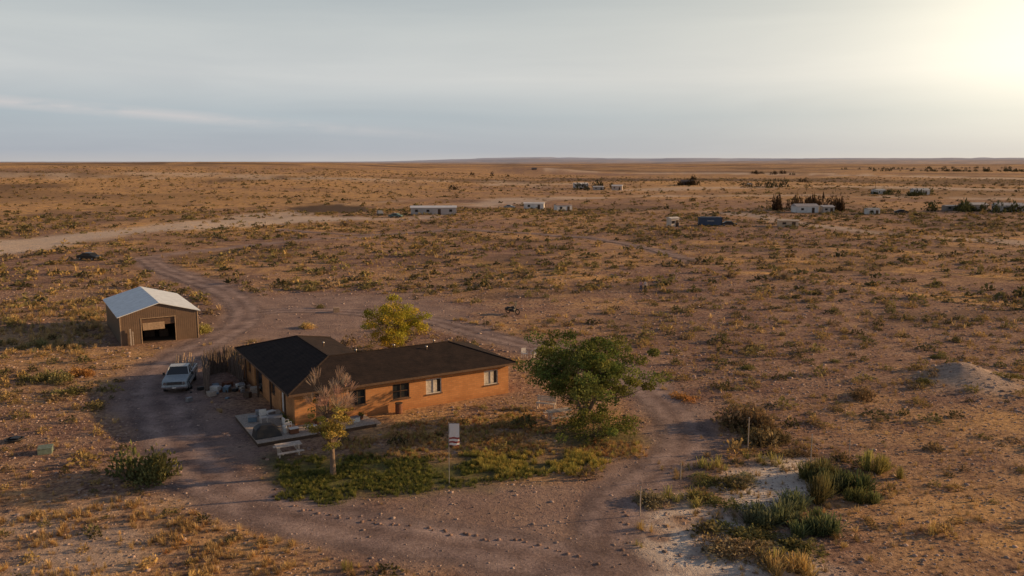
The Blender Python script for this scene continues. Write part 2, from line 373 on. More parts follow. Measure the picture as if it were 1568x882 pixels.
def lawn(pix,n,pal,s0,s1,name,th=.42):
    P=np.array([G(*p)[:2] for p in pix]); x=rng.uniform(P[:,0].min(),P[:,0].max(),n); y=rng.uniform(P[:,1].min(),P[:,1].max(),n)
    k=(poly_in(x,y,pix,1.)>rng.uniform(.2,.9,n))&(fbm(x/1.4,y/1.4,81)>th)&~blocked(x,y); x,y=x[k],y[k]; N=len(x)
    scatter(name,grass_hi,np.stack([x,y,H(x,y)],1),rng.uniform(s0,s1,N),pal[rng.integers(0,len(pal),N)]*rng.uniform(.7,1.3,N)[:,None],FOL)
GR=np.array([[.15,.17,.05],[.21,.22,.06],[.33,.30,.09],[.12,.14,.045]])
lawn([(425,705),(500,695),(600,705),(720,700),(860,700),(905,715),(830,735),(700,742),(610,758),(500,776),(430,772)],9000,GR,.10,.26,'lawn_grass')
lawn([(480,690),(560,650),(640,640),(740,620),(810,625),(850,670),(980,680),(990,700),(850,705),(600,700)],7500,np.vstack([GP*.95,GR[2:3]*1.2,[[.46,.24,.10]]]),.10,.32,'dry_grass')
lawn([(700,700),(860,690),(940,700),(900,735),(740,735)],1800,np.array([[.54,.42,.12],[.38,.35,.10]]),.2,.42,'lawn_grass')
lawn([(960,760),(1040,690),(1130,640),(1210,670),(1380,690),(1370,760),(1290,830),(1270,890),(1130,890),(1100,800),(1010,790)],2000,np.vstack([GP*.75,[[.24,.21,.10],[.32,.25,.14]]]),.18,.42,'garden_grass',.55)
lawn([(-60,800),(220,765),(330,800),(470,850),(620,905),(-80,960)],3500,np.vstack([GP,[[.42,.25,.11]]]),.15,.40,'dry_grass',.52)
lawn([(-20,470),(160,460),(165,520),(120,545),(-40,545)],2200,np.vstack([GP,[[.3,.26,.12]]]),.3,.7,'dry_grass',.48)

def bush(name,px,py,r,h,col,kind='bush',n=1):
    g=G(px,py); p=[];s=[];c=[]
    for i in range(n):
        o=(0,0) if i==0 else (random.uniform(-.85,.85)*r,random.uniform(-.7,.7)*r)
        q=1. if n==1 else random.uniform(.5,.85)
        f_=random.uniform(.7,1.3)
        p.append((o[0],o[1],-.02)); s.append((r*q,r*q,h*q)); c.append([v*f_*random.uniform(.95,1.05) for v in col])
    pr={'bush':bush_hi,'grass':grass_hi,'spiky':spiky}[kind]
    ob=scatter(name,pr,p,s,c,FOL,.4); ob.location=g; return ob
OL=(.22,.20,.08);GD=(.56,.40,.16);GN=(.17,.19,.085);RU=(.48,.26,.09);GY=(.30,.26,.16);BR=(.27,.195,.105);YG=(.40,.35,.12);DG=(.14,.14,.06)
for a in [('shrub',87,580,1.6,1.6,OL,'bush',4),('shrub',128,575,1.,1.1,RU,'bush',3),('shrub',108,605,1.3,1.,OL,'bush',3),('shrub',38,582,.7,.6,OL),
 ('shrub',213,735,1.4,2.2,DG,'bush',6),('shrub',467,502,.9,.8,GD,'bush',3),('shrub',490,472,.7,.7,OL),('shrub',313,508,1.,1.2,YG,'bush',3),('shrub',322,528,.7,.5,GD,'grass',2),
 ('shrub',528,872,.5,.8,YG,'grass',4),('shrub',440,868,.6,.6,GD,'grass',3),('shrub',1130,655,1.9,2.0,BR,'bush',7),('shrub',1172,680,1.5,1.4,(.24,.18,.09),'bush',5),('shrub',1165,707,1.2,.9,YG,'grass',5),
 ('shrub',1318,608,1.2,.9,BR,'bush',4),('shrub',1085,718,1.1,1.,YG,'grass',5),('shrub',1045,610,1.1,.5,RU,'bush',4),('shrub',1020,597,.7,.5,GD,'grass',2),
 ('shrub',1140,738,1.1,.7,GY,'bush',4),('shrub',1090,738,1.2,.8,OL,'bush',4),('shrub',1035,768,1.4,1.,YG,'grass',6),('shrub',1000,770,1.1,.8,GY,'bush',4),('shrub',983,812,.6,.9,GD,'grass',4),('shrub',1095,772,1.1,.7,OL,'bush',4),
 ('yucca_plant',1345,725,1.1,1.6,YG,'spiky',5),('yucca_plant',1290,748,1.7,1.5,GN,'spiky',9),('yucca_plant',1262,730,1.4,1.4,OL,'spiky',6),('yucca_plant',1252,770,1.1,1.9,OL,'spiky',5),
 ('yucca_plant',1200,793,1.7,1.4,(.19,.21,.11),'spiky',9),('yucca_plant',1240,812,1.4,1.3,GN,'spiky',7),('yucca_plant',1165,800,1.1,.9,(.21,.22,.12),'spiky',5),('yucca_plant',1318,770,1.,1.1,(.2,.21,.08),'spiky',5),
 ('shrub',1150,822,1.5,.8,OL,'bush',6),('shrub',1140,845,1.5,.8,(.34,.26,.15),'bush',6),('shrub',1205,836,1.3,.7,OL,'bush',5),('shrub',1215,875,1.5,1.3,GD,'grass',9),('shrub',1185,860,1.1,1.,YG,'grass',5),
 ('shrub',1410,812,.9,.8,GD,'grass',5),('shrub',1060,822,.6,.4,GY,'grass',2),('shrub',1500,795,.8,.4,(.4,.27,.12),'grass',3),('shrub',1412,585,.9,.7,OL,'bush',2),('shrub',1530,575,1.2,.6,(.3,.24,.08),'bush',3),
 ('shrub',975,835,.5,.6,YG,'grass',2),('shrub',1370,640,.6,.4,GD,'grass',2),('shrub',1440,548,.9,.7,OL,'bush',2),('shrub',1290,838,.5,.5,GD,'grass',2),('shrub',1220,695,1.,.7,BR,'bush',3),
 ('shrub',760,500,.8,.6,GD,'grass',3),('shrub',705,490,1.2,.6,GD,'grass',6),('shrub',730,496,1.,.6,GD,'grass',5),('shrub',270,840,.8,.4,RU,'grass',4),('shrub',990,520,.9,.4,OL,'bush',2),
 ('shrub',45,530,2.,.9,(.3,.26,.12),'grass',8),('shrub',15,605,1.2,.5,GD,'grass',4),('shrub',1140,565,.9,.7,OL,'bush',2),('shrub',1200,495,.9,.6,GD,'bush',2),('shrub',1280,555,.8,.6,OL,'bush',2)]:
    bush(*a)

# ---------------- primitives ----------------
def empty(name,loc,rz=0):
    e=bpy.data.objects.new(name,None); e.location=loc; e.rotation_euler=(0,0,rz); e.empty_display_size=.3; COL.objects.link(e); return e
def mesh(name,V,Fc,mat,parent=None,loc=(0,0,0),rot=(0,0,0),bevel=0,smooth=False):
    me=bpy.data.meshes.new(name); me.from_pydata([tuple(v) for v in V],[],[tuple(f) for f in Fc]); me.update()
    if mat: me.materials.append(mat)
    ob=bpy.data.objects.new(name,me); ob.location=loc; ob.rotation_euler=rot; COL.objects.link(ob)
    if parent: ob.parent=parent
    if smooth:
        for p in me.polygons: p.use_smooth=True
    if bevel:
        md=ob.modifiers.new('b','BEVEL'); md.width=bevel; md.segments=2; md.limit_method='ANGLE'
    return ob
BF=[(0,3,2,1),(4,5,6,7),(0,1,5,4),(1,2,6,5),(2,3,7,6),(3,0,4,7)]
def bv(x0,x1,y0,y1,z0,z1): return [(x0,y0,z0),(x1,y0,z0),(x1,y1,z0),(x0,y1,z0),(x0,y0,z1),(x1,y0,z1),(x1,y1,z1),(x0,y1,z1)]
def box(name,x0,x1,y0,y1,z0,z1,mat,parent=None,bevel=0,**k): return mesh(name,bv(x0,x1,y0,y1,z0,z1),BF,mat,parent,bevel=bevel,**k)
def boxes(name,lst,mat,parent=None,**k):
    V=[];Fc=[]
    for b_ in lst:
        o=len(V); V+=bv(*b_); Fc+=[tuple(i+o for i in f) for f in BF]
    return mesh(name,V,Fc,mat,parent,**k)
def cyl(name,r0,r1,p0,p1,mat,parent=None,n=12,smooth=True):
    p0=Vector(p0);p1=Vector(p1);d=(p1-p0).normalized(); a=d.orthogonal().normalized(); b_=d.cross(a)
    V=[];
    for p,r in ((p0,r0),(p1,r1)):
        for i in range(n):
            t=6.28318*i/n; V.append(p+a*math.cos(t)*r+b_*math.sin(t)*r)
    Fc=[(i,(i+1)%n,(i+1)%n+n,i+n) for i in range(n)]+[tuple(range(n))[::-1],tuple(range(n,2*n))]
    return mesh(name,V,Fc,mat,parent)

# ---------------- house ----------------
def brick_mat():
    m,nt,b=nodemat('brick_wall'); tc=nt.nodes.new('ShaderNodeTexCoord')
    sx=nt.nodes.new('ShaderNodeSeparateXYZ'); L(nt,tc.outputs['Object'],sx.inputs[0]); cx=nt.nodes.new('ShaderNodeCombineXYZ')
    L(nt,mth(nt,'ADD',sx.outputs[0],sx.outputs[1]),cx.inputs[0]); L(nt,sx.outputs[2],cx.inputs[1])
    br=nt.nodes.new('ShaderNodeTexBrick'); L(nt,cx.outputs[0],br.inputs['Vector']); br.inputs['Scale'].default_value=1
    br.inputs['Brick Width'].default_value=.4; br.inputs['Row Height'].default_value=.16; br.inputs['Mortar Size'].default_value=.012
    br.inputs['Color1'].default_value=(.68,.32,.12,1); br.inputs['Color2'].default_value=(.58,.255,.09,1); br.inputs['Mortar'].default_value=(.48,.25,.12,1)
    n=ngroup(nt,.8,6,.7,tc.outputs['Object']); c=mixc(nt,rampf(nt,n,.3,.7),mixc(nt,1.,br.outputs['Color'],(.72,.7,.68),'MULTIPLY'),br.outputs['Color'])
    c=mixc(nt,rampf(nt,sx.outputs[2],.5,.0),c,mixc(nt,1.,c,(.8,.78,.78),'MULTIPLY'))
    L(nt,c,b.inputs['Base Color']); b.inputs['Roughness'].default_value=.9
    return m
BRICK=brick_mat()
def shingle():
    m,nt,b=nodemat('roof_shingles'); tc=nt.nodes.new('ShaderNodeTexCoord')
    n=ngroup(nt,1.2,6,.7,tc.outputs['Object']); n2=ngroup(nt,14,3,.7,tc.outputs['Object'])
    c=mixc(nt,rampf(nt,n,.3,.7),(.026,.021,.021),(.060,.043,.037)); c=mixc(nt,rampf(nt,n2,.4,.6),mixc(nt,1.,c,(.7,.7,.7),'MULTIPLY'),c)
    L(nt,c,b.inputs['Base Color']); b.inputs['Roughness'].default_value=.95; b.inputs['Specular IOR Level'].default_value=.12
    w=nt.nodes.new('ShaderNodeTexWave'); w.bands_direction='Z'; w.inputs['Scale'].default_value=3.5; w.inputs['Distortion'].default_value=1.; L(nt,tc.outputs['Object'],w.inputs['Vector'])
    bp=nt.nodes.new('ShaderNodeBump'); bp.inputs['Strength'].default_value=.5; bp.inputs['Distance'].default_value=.04; L(nt,w.outputs[1],bp.inputs['Height']); L(nt,bp.outputs[0],b.inputs['Normal'])
    return m
SHG=shingle()
WHITE=simple('white_paint',(.72,.69,.64),.7,nvar=.15); DKWOOD=simple('dark_wood',(.09,.055,.035),.8); WOOD=simple('weathered_wood',(.44,.37,.31),.85,nscale=9,nvar=.3)
TRIM=simple('brown_trim',(.13,.075,.045),.7); CURT=simple('curtain',(.55,.50,.44),.9); METAL=simple('grey_metal',(.32,.32,.33),.5,.5); BLACK=simple('black_plastic',(.02,.02,.022),.5)
PLY=simple('tan_panel',(.40,.28,.18),.8); CONC=simple('concrete',(.34,.29,.25),.9,bump=.2); RUST=simple('rust_metal',(.18,.07,.035),.8)
def glassmat():
    m,nt,b=nodemat('window_glass'); b.inputs['Base Color'].default_value=(.03,.035,.04,1); b.inputs['Roughness'].default_value=.08; b.inputs['Specular IOR Level'].default_value=.8; return m
GLASS=glassmat()
house=empty('brick_house',(HO[0],HO[1],0),HA)
LH=17.3; WB=15.7; D=7.4; EH=2.45
wins=[(4.6,1.25),(8.0,1.35),(10.7,1.3),(15.7,1.25)]
def wall_open(name,x0,x1,y,th,z1,ops,mat,parent,axis='x',z0=0):
    L_=[];cur=x0
    for (c,w,zb,zt) in sorted(ops):
        L_.append((cur,c-w/2,z0,z1)); L_.append((c-w/2,c+w/2,z0,zb)) if zb>z0 else None; L_.append((c-w/2,c+w/2,zt,z1)); cur=c+w/2
    L_.append((cur,x1,z0,z1))
    if axis=='x': bs=[(a,b_,y,y+th,c,d) for a,b_,c,d in L_]
    else: bs=[(y,y+th,a,b_,c,d) for a,b_,c,d in L_]
    return boxes(name,bs,mat,parent)
ops=[(c,w,.95,2.1) for c,w in wins]+[(2.0,1.0,.25,2.25)]
wall_open('front_wall',0,LH,0,.25,EH,ops,BRICK,house)
wall_open('left_wall',.25,WB,0,.25,EH,[(3.2,1.0,.25,2.25),(6,1.4,.95,2.1),(10.5,2.6,.1,2.2),(13.6,1.2,.95,2.1)],BRICK,house,'y')
box('right_wall',LH-.25,LH,.25,D,0,EH,BRICK,house); box('back_wall',7.4,LH-.25,D-.25,D,0,EH,BRICK,house)
box('wing_right_wall',7.15,7.4,D-.25,WB,0,EH,BRICK,house); box('wing_back_wall',.25,7.15,WB-.25,WB,0,EH,BRICK,house)
def window_x(c,w,zb,zt,curt):
    box('glass',c-w/2,c+w/2,.12,.14,zb,zt,GLASS,house)
    if curt: box('curtain',c-w/2+.09,c+w/2-.34,.095,.112,zb+.08,zt-.08,CURT,house)
    f=.055
    boxes('window_frame',[(c-w/2,c-w/2+f,.03,.1,zb,zt),(c+w/2-f,c+w/2,.03,.1,zb,zt),(c-w/2+f,c+w/2-f,.03,.1,zb,zb+f),(c-w/2+f,c+w/2-f,.03,.1,zt-f,zt),(c-.02,c+.02,.04,.09,zb+f,zt-f)]+([] if curt else [(c-w/2+f,c-.02,.045,.088,(zb+zt)/2-.02,(zb+zt)/2+.02),(c+.02,c+w/2-f,.045,.088,(zb+zt)/2-.02,(zb+zt)/2+.02)]),WHITE if curt else TRIM,house)
    box('window_sill',c-w/2-.08,c+w/2+.08,-.06,.0,zb-.09,zb-.003,TRIM,house)
for i,(c,w) in enumerate(wins): window_x(c,w,.95,2.1,i>=2)
box('front_door',1.5,2.5,.1,.15,.25,2.25,DKWOOD,house)
box('side_door',.1,.15,2.7,3.7,.25,2.25,WHITE,house)
for a,b_,z0,z1 in ((5.3,6.7,.95,2.1),(13,14.2,.95,2.1),(9.2,11.8,.1,2.2)): box('side_glass',.12,.14,a,b_,z0,z1,GLASS,house)
box('floor_slab',.26,7.14,.26,WB-.26,-.2,.05,CONC,house)
e0,e1=-.55,17.85; zb,zr=EH-.02,3.78; wy=7.95; bk=16.25
mid=(e0+wy)/2
RV=[(e0,e0,zb),(e1,e0,zb),(e1,wy,zb),(wy,wy,zb),(wy,bk,zb),(e0,bk,zb),(mid,mid,zr),(e1-4.1,mid,zr),(mid,bk-4.1,zr)]
th=.16
V=[(x,y,z+th) for x,y,z in RV]+[(x,y,z) for x,y,z in RV]
Ft=[(0,1,7,6),(1,2,7),(2,3,6,7),(3,4,8,6),(4,5,8),(5,0,6,8)]
mesh('roof',V,Ft+[tuple(i+9 for i in f[::-1]) for f in Ft],SHG,house)
FS=[]
o=[0,1,2,3,4,5]
for i in range(6):
    a,b_=o[i],o[(i+1)%6]; FS.append((a+9,b_+9,b_,a))
mesh('fascia',[(x,y,z) for x,y,z in V],FS,TRIM,house)
def ridge(p,q,name='ridge_cap'):
    cyl(name,.07,.07,(p[0],p[1],p[2]+th+.0),(q[0],q[1],q[2]+th+.0),SHG,house,6)
ridge(RV[6],RV[7]);ridge(RV[6],RV[8]);ridge(RV[0],RV[6]);ridge(RV[1],RV[7]);ridge(RV[2],RV[7]);ridge(RV[5],RV[8]);ridge(RV[4],RV[8])
for x,y,h in ((6.2,4.6,.3),(9.5,4.9,.35),(11.5,3.0,.2),(5.0,9.0,.3),(13,4.8,.3)):
    zz=zr+th-abs(y-mid)*.32 if y<8 else zr+th-abs(x-mid)*.32
    cyl('vent_pipe',.06,.06,(x,y,zz-.1),(x,y,zz+h),TRIM,house,8); cyl('vent_cap',.11,.08,(x,y,zz+h),(x,y,zz+h+.07),METAL,house,8)
for y in (1,5,9,13): box('eave_post',-.45,-.33,y,y+.12,0,EH-.02,DKWOOD,house)
cyl('rain_barrel',.28,.26,(7.6,-.5,0),(7.6,-.5,.75),RUST,house,14); cyl('barrel_lid',.29,.29,(7.6,-.5,.75),(7.6,-.5,.80),DKWOOD,house,14)
deck=empty('wooden_deck',(HO[0],HO[1],0),HA)
bl=[]
y=-2.6
while y<4.2:
    x1=5.0 if y<-.35 else -.06
    bl.append((-3.2,x1,y,y+.17,.22,.27)); y+=.19
boxes('deck_boards',bl,WOOD,deck)
boxes('deck_frame',[(-3.2,5.,-2.6,-2.5,0,.215),(-3.2,-3.1,-2.49,4.1,0,.215),(4.9,5.,-2.49,-.4,0,.215)],DKWOOD,deck)
boxes('deck_steps',[(5.02,5.5,-2.3,-1.,0,.13)],WOOD,deck)

# ---------------- garage ----------------
def corr(name,col,axis,scale=9.,rough=.5,metal=.0,amt=.15):
    m,nt,b=nodemat(name); tc=nt.nodes.new('ShaderNodeTexCoord')
    w=nt.nodes.new('ShaderNodeTexWave'); w.bands_direction=axis; w.inputs['Scale'].default_value=scale; L(nt,tc.outputs['Object'],w.inputs['Vector'])
    n=ngroup(nt,1.5,6,.7,tc.outputs['Object'])
    c=mixc(nt,rampf(nt,n,.3,.7),tuple(v*.75 for v in col),tuple(min(1,v*1.15) for v in col)); c=mixc(nt,mth(nt,'MULTIPLY',w.outputs[1],amt),c,mixc(nt,1.,c,(.6,.6,.6),'MULTIPLY'))
    L(nt,c,b.inputs['Base Color']); b.inputs['Roughness'].default_value=rough; b.inputs['Metallic'].default_value=metal
    bp=nt.nodes.new('ShaderNodeBump'); bp.inputs['Strength'].default_value=.3; bp.inputs['Distance'].default_value=.025; L(nt,w.outputs[1],bp.inputs['Height']); L(nt,bp.outputs[0],b.inputs['Normal'])
    return m
CW=corr('brown_corrugated_wall',(.17,.11,.07),'X',1.6); CWY=corr('brown_corrugated_side',(.13,.09,.06),'Y',1.6); CR=corr('white_metal_roof',(.78,.83,.88),'Y',1.,.36,0,.1)
gar=empty('metal_garage',(GO[0],GO[1],0),GA); GW,GL,GE,GP_=7.5,12.6,2.95,4.05
wall_open('front_wall',0,GW,0,.1,GE,[((2.0+5.2)/2,3.2,0,2.55)],CW,gar)
mesh('front_gable',[(0,0,GE),(GW,0,GE),(GW/2,0,GP_),(0,.1,GE),(GW,.1,GE),(GW/2,.1,GP_)],[(0,1,2),(5,4,3)],CW,gar)
mesh('back_gable',[(0,GL,0),(GW,GL,0),(GW,GL,GE),(GW/2,GL,GP_),(0,GL,GE)],[(0,4,3,2,1)],CW,gar)
box('left_wall',0,.1,.1,GL,0,GE,CWY,gar); box('right_wall',GW-.1,GW,.1,GL,0,GE,CWY,gar)
box('half_open_door',2.02,5.18,.12,.18,1.8,2.54,TRIM,gar)
box('door_panel_stored',2.1,4.2,.06,.10,1.35,2.1,PLY,gar)
boxes('door_frame',[(1.92,1.999,-.03,-.002,0,2.65),(5.201,5.28,-.03,-.002,0,2.65),(2.0,5.2,-.03,-.002,2.552,2.62)],PLY,gar)
boxes('corner_trim',[(-.03,.07,-.04,-.004,0,GE),(GW-.07,GW+.03,-.04,-.004,0,GE)],PLY,gar)
box('garage_floor',.12,GW-.12,.12,GL-.1,0,.04,DKWOOD,gar)
ov=.25
sl=(GP_-GE)/(GW/2)
def roofside(s):
    xe=-ov if s<0 else GW+ov; ze=GE-ov*sl+.03
    V=[(xe,-ov,ze),(xe,GL+ov,ze),(GW/2,GL+ov,GP_+.03),(GW/2,-ov,GP_+.03)]
    V2=[(x,y,z+.07) for x,y,z in V]
    fs=[(0,1,2,3),(7,6,5,4),(0,4,5,1),(3,7,4,0),(1,5,6,2)]
    if s>0: fs=[f[::-1] for f in fs]
    mesh('roof_slope',V+V2,fs,CR,gar)
roofside(-1);roofside(1)
boxes('interior_stuff',[(2.6,3.6,3,4,.04,1.1),(4,4.9,2.5,3.3,.04,.8)],DKWOOD,gar)
boxes('leaning_boards',[(.8,.95,-.35,-.2,0,1.7),(1.05,1.15,-.3,-.2,0,1.4)],WOOD,gar)

# ---------------- trees ----------------
BARK=simple('bark',(.22,.155,.11),.9,nscale=8,bump=.5)
def tree(name,px,py,height,crown_r,crown_h,base_z,col,nclump=90,leaf=.16,per=110,trunks=1,barecol=None,bare_frac=0,seed=1,squash=1.,offx=0.,cl0=.14,cl1=.26,lobamp=1.,cone=0.,cvar=.45):
    rs=np.random.default_rng(seed); random.seed(seed)
    e=empty(name,G(px,py)); SV=[];SE=[];SR=[]
    def add(p,r,par):
        SV.append(tuple(p));SR.append(r)
        if par is not None: SE.append((par,len(SV)-1))
        return len(SV)-1
    cs=[]
    cc=np.array([offx,0,base_z+crown_h/2])
    ph=rs.uniform(0,6.28,4)
    while len(cs)<nclump:
        d=rs.normal(size=3); d/=np.linalg.norm(d); q=rs.uniform(.25,1.)**.55
        azi=math.atan2(d[1],d[0]); lob=1+lobamp*(.20*math.sin(azi*3+ph[0])+.16*math.sin(azi*5+ph[1])+.16*math.sin(d[2]*7+ph[2]+azi*2))
        tp=1-cone*d[2]
        p=cc+d*np.array([crown_r*lob*tp,crown_r*lob*squash*tp,crown_h/2*(1+lobamp*.22*math.sin(azi*3+ph[3]))])*q
        if p[2]<.25: continue
        cs.append(p)
    cs=np.array(cs)
    root=add((0,0,-.1),.05*height**.8,None); 
    mains=[]
    for k in range(max(trunks,1)):
        a=6.28*k/max(trunks,1)+seed; sp_=.0 if trunks==1 else .35
        n1=add((math.cos(a)*sp_*.5,math.sin(a)*sp_*.5,base_z*.5+.1),.036*height**.8,root)
        n2=add((math.cos(a)*sp_*1.8+offx*.3,math.sin(a)*sp_*1.8,base_z+.15),.030*height**.8,n1); mains.append(n2)
        n3=add((math.cos(a)*crown_r*.25+offx*.7,math.sin(a)*crown_r*.25,base_z+crown_h*.45),.021*height**.8,n2); mains.append(n3)
        n4=add((math.cos(a+1)*crown_r*.2+offx,math.sin(a+1)*crown_r*.2,base_z+crown_h*.75),.012*height**.8,n3); mains.append(n4)
    V=[];Fc=[]
    def tube(p,q,r0,r1,n=6):
        p=Vector(p);q=Vector(q);d=(q-p); 
        if d.length<1e-4:return
        d.normalize(); a=d.orthogonal().normalized(); b_=d.cross(a); o=len(V)
        for P_,r in ((p,r0),(q,r1)):
            for i in range(n):
                t=6.28318*i/n; V.append(P_+a*math.cos(t)*r+b_*math.sin(t)*r)
        for i in range(n): Fc.append((o+i,o+(i+1)%n,o+(i+1)%n+n,o+i+n))
    for a,b_ in SE: tube(SV[a],SV[b_],SR[a],SR[b_],8)
    for c in cs:
        ms=[m_ for m_ in mains if SV[m_][2]<c[2]+.3] or [mains[0]]
        j=min(ms,key=lambda m_:(np.array(SV[m_])-c).dot(np.array(SV[m_])-c)); p=np.array(SV[j])
        mid_=(p+c)/2+rs.normal(0,.12,3)*crown_r*.4; r=SR[j]*.38
        tube(p,mid_,r,r*.55,5); tube(mid_,c,r*.55,r*.2,4)
    mesh('trunk_and_limbs',V,Fc,BARK,e,smooth=True)
    LV=[];LC=[]
    nb=int(len(cs)*bare_frac)
    order=np.argsort(-(cs[:,2]+rs.normal(0,.35,len(cs))))
    for ii,ci in enumerate(order):
        c=cs[ci]; isb=ii<nb
        n=int(per*rs.uniform(.4,1.4)*(.3 if isb else 1)); sr=crown_r*rs.uniform(cl0,cl1)
        dd=rs.normal(size=(n,3)); dd/=np.linalg.norm(dd,axis=1)[:,None]; pts=c+dd*sr*(rs.uniform(.2,1,(n,1))**.5)*np.array([1.15,1.15,.7])
        if isb:
            pts=c+dd*sr*.5
            out=(c-cc)/crown_r; d2=dd*.8+np.array([0,0,.55])+out*.8; d2/=np.linalg.norm(d2,axis=1)[:,None]; l=leaf*3.6; sd=np.cross(d2,rs.normal(size=(n,3))); sd/=np.linalg.norm(sd,axis=1)[:,None]
            q=np.stack([pts-sd*.014,pts+sd*.014,pts+d2*l+sd*.006,pts+d2*l-sd*.006],1).reshape(-1,3)
        else: q=leafquads(pts,np.full(n,leaf),.6)
        LV.append(q); base=np.array(barecol if isb else col)*rs.uniform(1-cvar,1+cvar)*np.array([rs.uniform(.85,1.25),1,1]); LC.append(np.repeat(base[None]*rs.uniform(.7,1.3,(n,1)),4,0))
    LV=np.concatenate(LV);LC=np.concatenate(LC)
    me=bpy.data.meshes.new('crown'); fill(me,LV,quads(len(LV)//4)); setcol(me,'Col',np.concatenate([LC,np.ones((len(LC),1))],1))
    me.materials.append(FOL); ob=bpy.data.objects.new('crown',me); ob.parent=e; COL.objects.link(ob); return e
tree('yellow_green_tree',603,540,5.4,2.75,5.0,.5,(.42,.37,.055),150,.15,120,3,seed=3,cl0=.13,cl1=.24)
tree('shade_tree',895,652,6.4,4.2,4.5,1.7,(.165,.195,.055),170,.18,170,4,seed=11,offx=.1,cl0=.10,cl1=.19,lobamp=1.5,cvar=.5)
tree('shade_tree_undergrowth',912,668,2,2.6,1.5,.1,(.18,.20,.055),60,.14,100,2,seed=8)
tree('slender_tree',510,727,6.,1.4,4.2,1.7,(.34,.30,.085),105,.12,90,1,barecol=(.42,.30,.23),bare_frac=.38,seed=9,cl0=.14,cl1=.26,cone=-.25,cvar=.3)

# ---------------- pickup truck ----------------
def wheel(parent,x,y,r=.37,w=.24):
    s=1 if x>0 else -1
    cyl('tyre',r,r,(x-w/2,y,r),(x+w/2,y,r),BLACK,parent,20); cyl('hub',r*.55,r*.5,(x+s*w*.5,y,r),(x+s*(w*.5+.03),y,r),METAL,parent,14)
TW=simple('truck_white_paint',(.52,.56,.58),.35,nvar=.12); TB=simple('truck_blue_paint',(.14,.21,.27),.35,nvar=.1); CHR=simple('chrome',(.6,.6,.6),.2,1.)
THD=simple('truck_hood_paint',(.34,.40,.44),.4,nvar=.15)
def pickup(px,py,rz):
    e=empty('pickup_truck',G(px,py),rz)
    def prof(name,pts,x0,x1,mat,bev=.05,inset=0):
        n=len(pts); V=[(x0,p[0],p[1]) for p in pts]+[(x1,p[0],p[1]) for p in pts]
        Fc=[tuple(range(n))[::-1],tuple(range(n,2*n))]+[(i,(i+1)%n,(i+1)%n+n,i+n) for i in range(n)]
        return mesh(name,V,Fc,mat,e,bevel=bev)
    prof('lower_body',[(-2.6,.42),(-2.62,.72),(2.6,.72),(2.6,.42),(1.95,.42),(1.85,.62),(1.15,.62),(1.05,.42),(-1.25,.42),(-1.35,.62),(-2.05,.62),(-2.15,.42)],-.97,.97,TW,.03)
    prof('hood',[(-2.62,.722),(-2.6,1.02),(-2.4,1.12),(-1.1,1.2),(-1.1,.722)],-.95,.95,THD,.06)
    prof('cab_lower',[(-1.098,.722),(-1.098,1.2),(.55,1.2),(.55,.722)],-.96,.96,TW,.03)
    V=[(-.88,-1.05,1.2),(.88,-1.05,1.2),(.88,.5,1.2),(-.88,.5,1.2),(-.70,-.50,1.72),(.70,-.50,1.72),(.70,.38,1.72),(-.70,.38,1.72)]
    mesh('cab_glass',V,BF,GLASS,e,bevel=.02)
    mesh('cab_roof',bv(-.74,.74,-.54,.42,1.722,1.79),BF,TW,e,bevel=.03)
    for s in (-1,1):
        cyl('a_pillar',.035,.035,(s*.89,-1.07,1.2),(s*.72,-.52,1.73),TW,e,6); cyl('c_pillar',.05,.05,(s*.88,.5,1.2),(s*.71,.4,1.73),TW,e,6); cyl('b_pillar',.03,.03,(s*.90,-.15,1.2),(s*.72,-.1,1.73),TW,e,6)
        box('mirror',min(s*1.0,s*1.18),max(s*1.0,s*1.18),-.95,-.85,1.15,1.38,BLACK,e)
        cyl('headlight',.12,.12,(s*.72,-2.66,.87),(s*.72,-2.6,.87),CHR,e,14)
        box('bed_side',min(s*.97,s*.87),max(s*.97,s*.87),.57,2.6,.722,1.22,TW,e,bevel=.02)
        box('blue_stripe',min(s*.974,s*.978),max(s*.974,s*.978),-2.4,2.55,.80,.98,TB,e)
    box('bed_front',-.868,.868,.57,.64,.722,1.22,TW,e); box('tailgate',-.868,.868,2.53,2.6,.722,1.22,TW,e); box('bed_floor',-.868,.868,.642,2.528,.724,.76,METAL,e)
    box('grille',-.58,.58,-2.66,-2.6,.76,.98,BLACK,e); boxes('grille_bars',[(-.58,.58,-2.675,-2.661,z,z+.02) for z in (.8,.86,.92)],CHR,e)
    box('front_bumper',-.98,.98,-2.78,-2.64,.46,.64,CHR,e,bevel=.03); box('rear_bumper',-.95,.95,2.62,2.74,.46,.6,CHR,e,bevel=.03); box('licence_plate',-.16,.16,-2.79,-2.782,.5,.6,WHITE,e)
    for x in (-.86,.86):
        for y in (-1.7,1.5): wheel(e,x,y)
    for i in range(10):
        x=-.7+i*.16; cyl('lumber',.05,.05,(x,.8,.85+random.random()*.3),(x-.25+random.random()*.3,3.2,1.6+random.random()*.6),PLY,e,6)
    box('toolbox',-.8,.8,.68,1.15,.9,1.32,WHITE,e,bevel=.03); box('cooler',-.3,.3,1.4,1.9,.77,1.15,WOOD,e,bevel=.03)
pickup(277,590,math.radians(12))

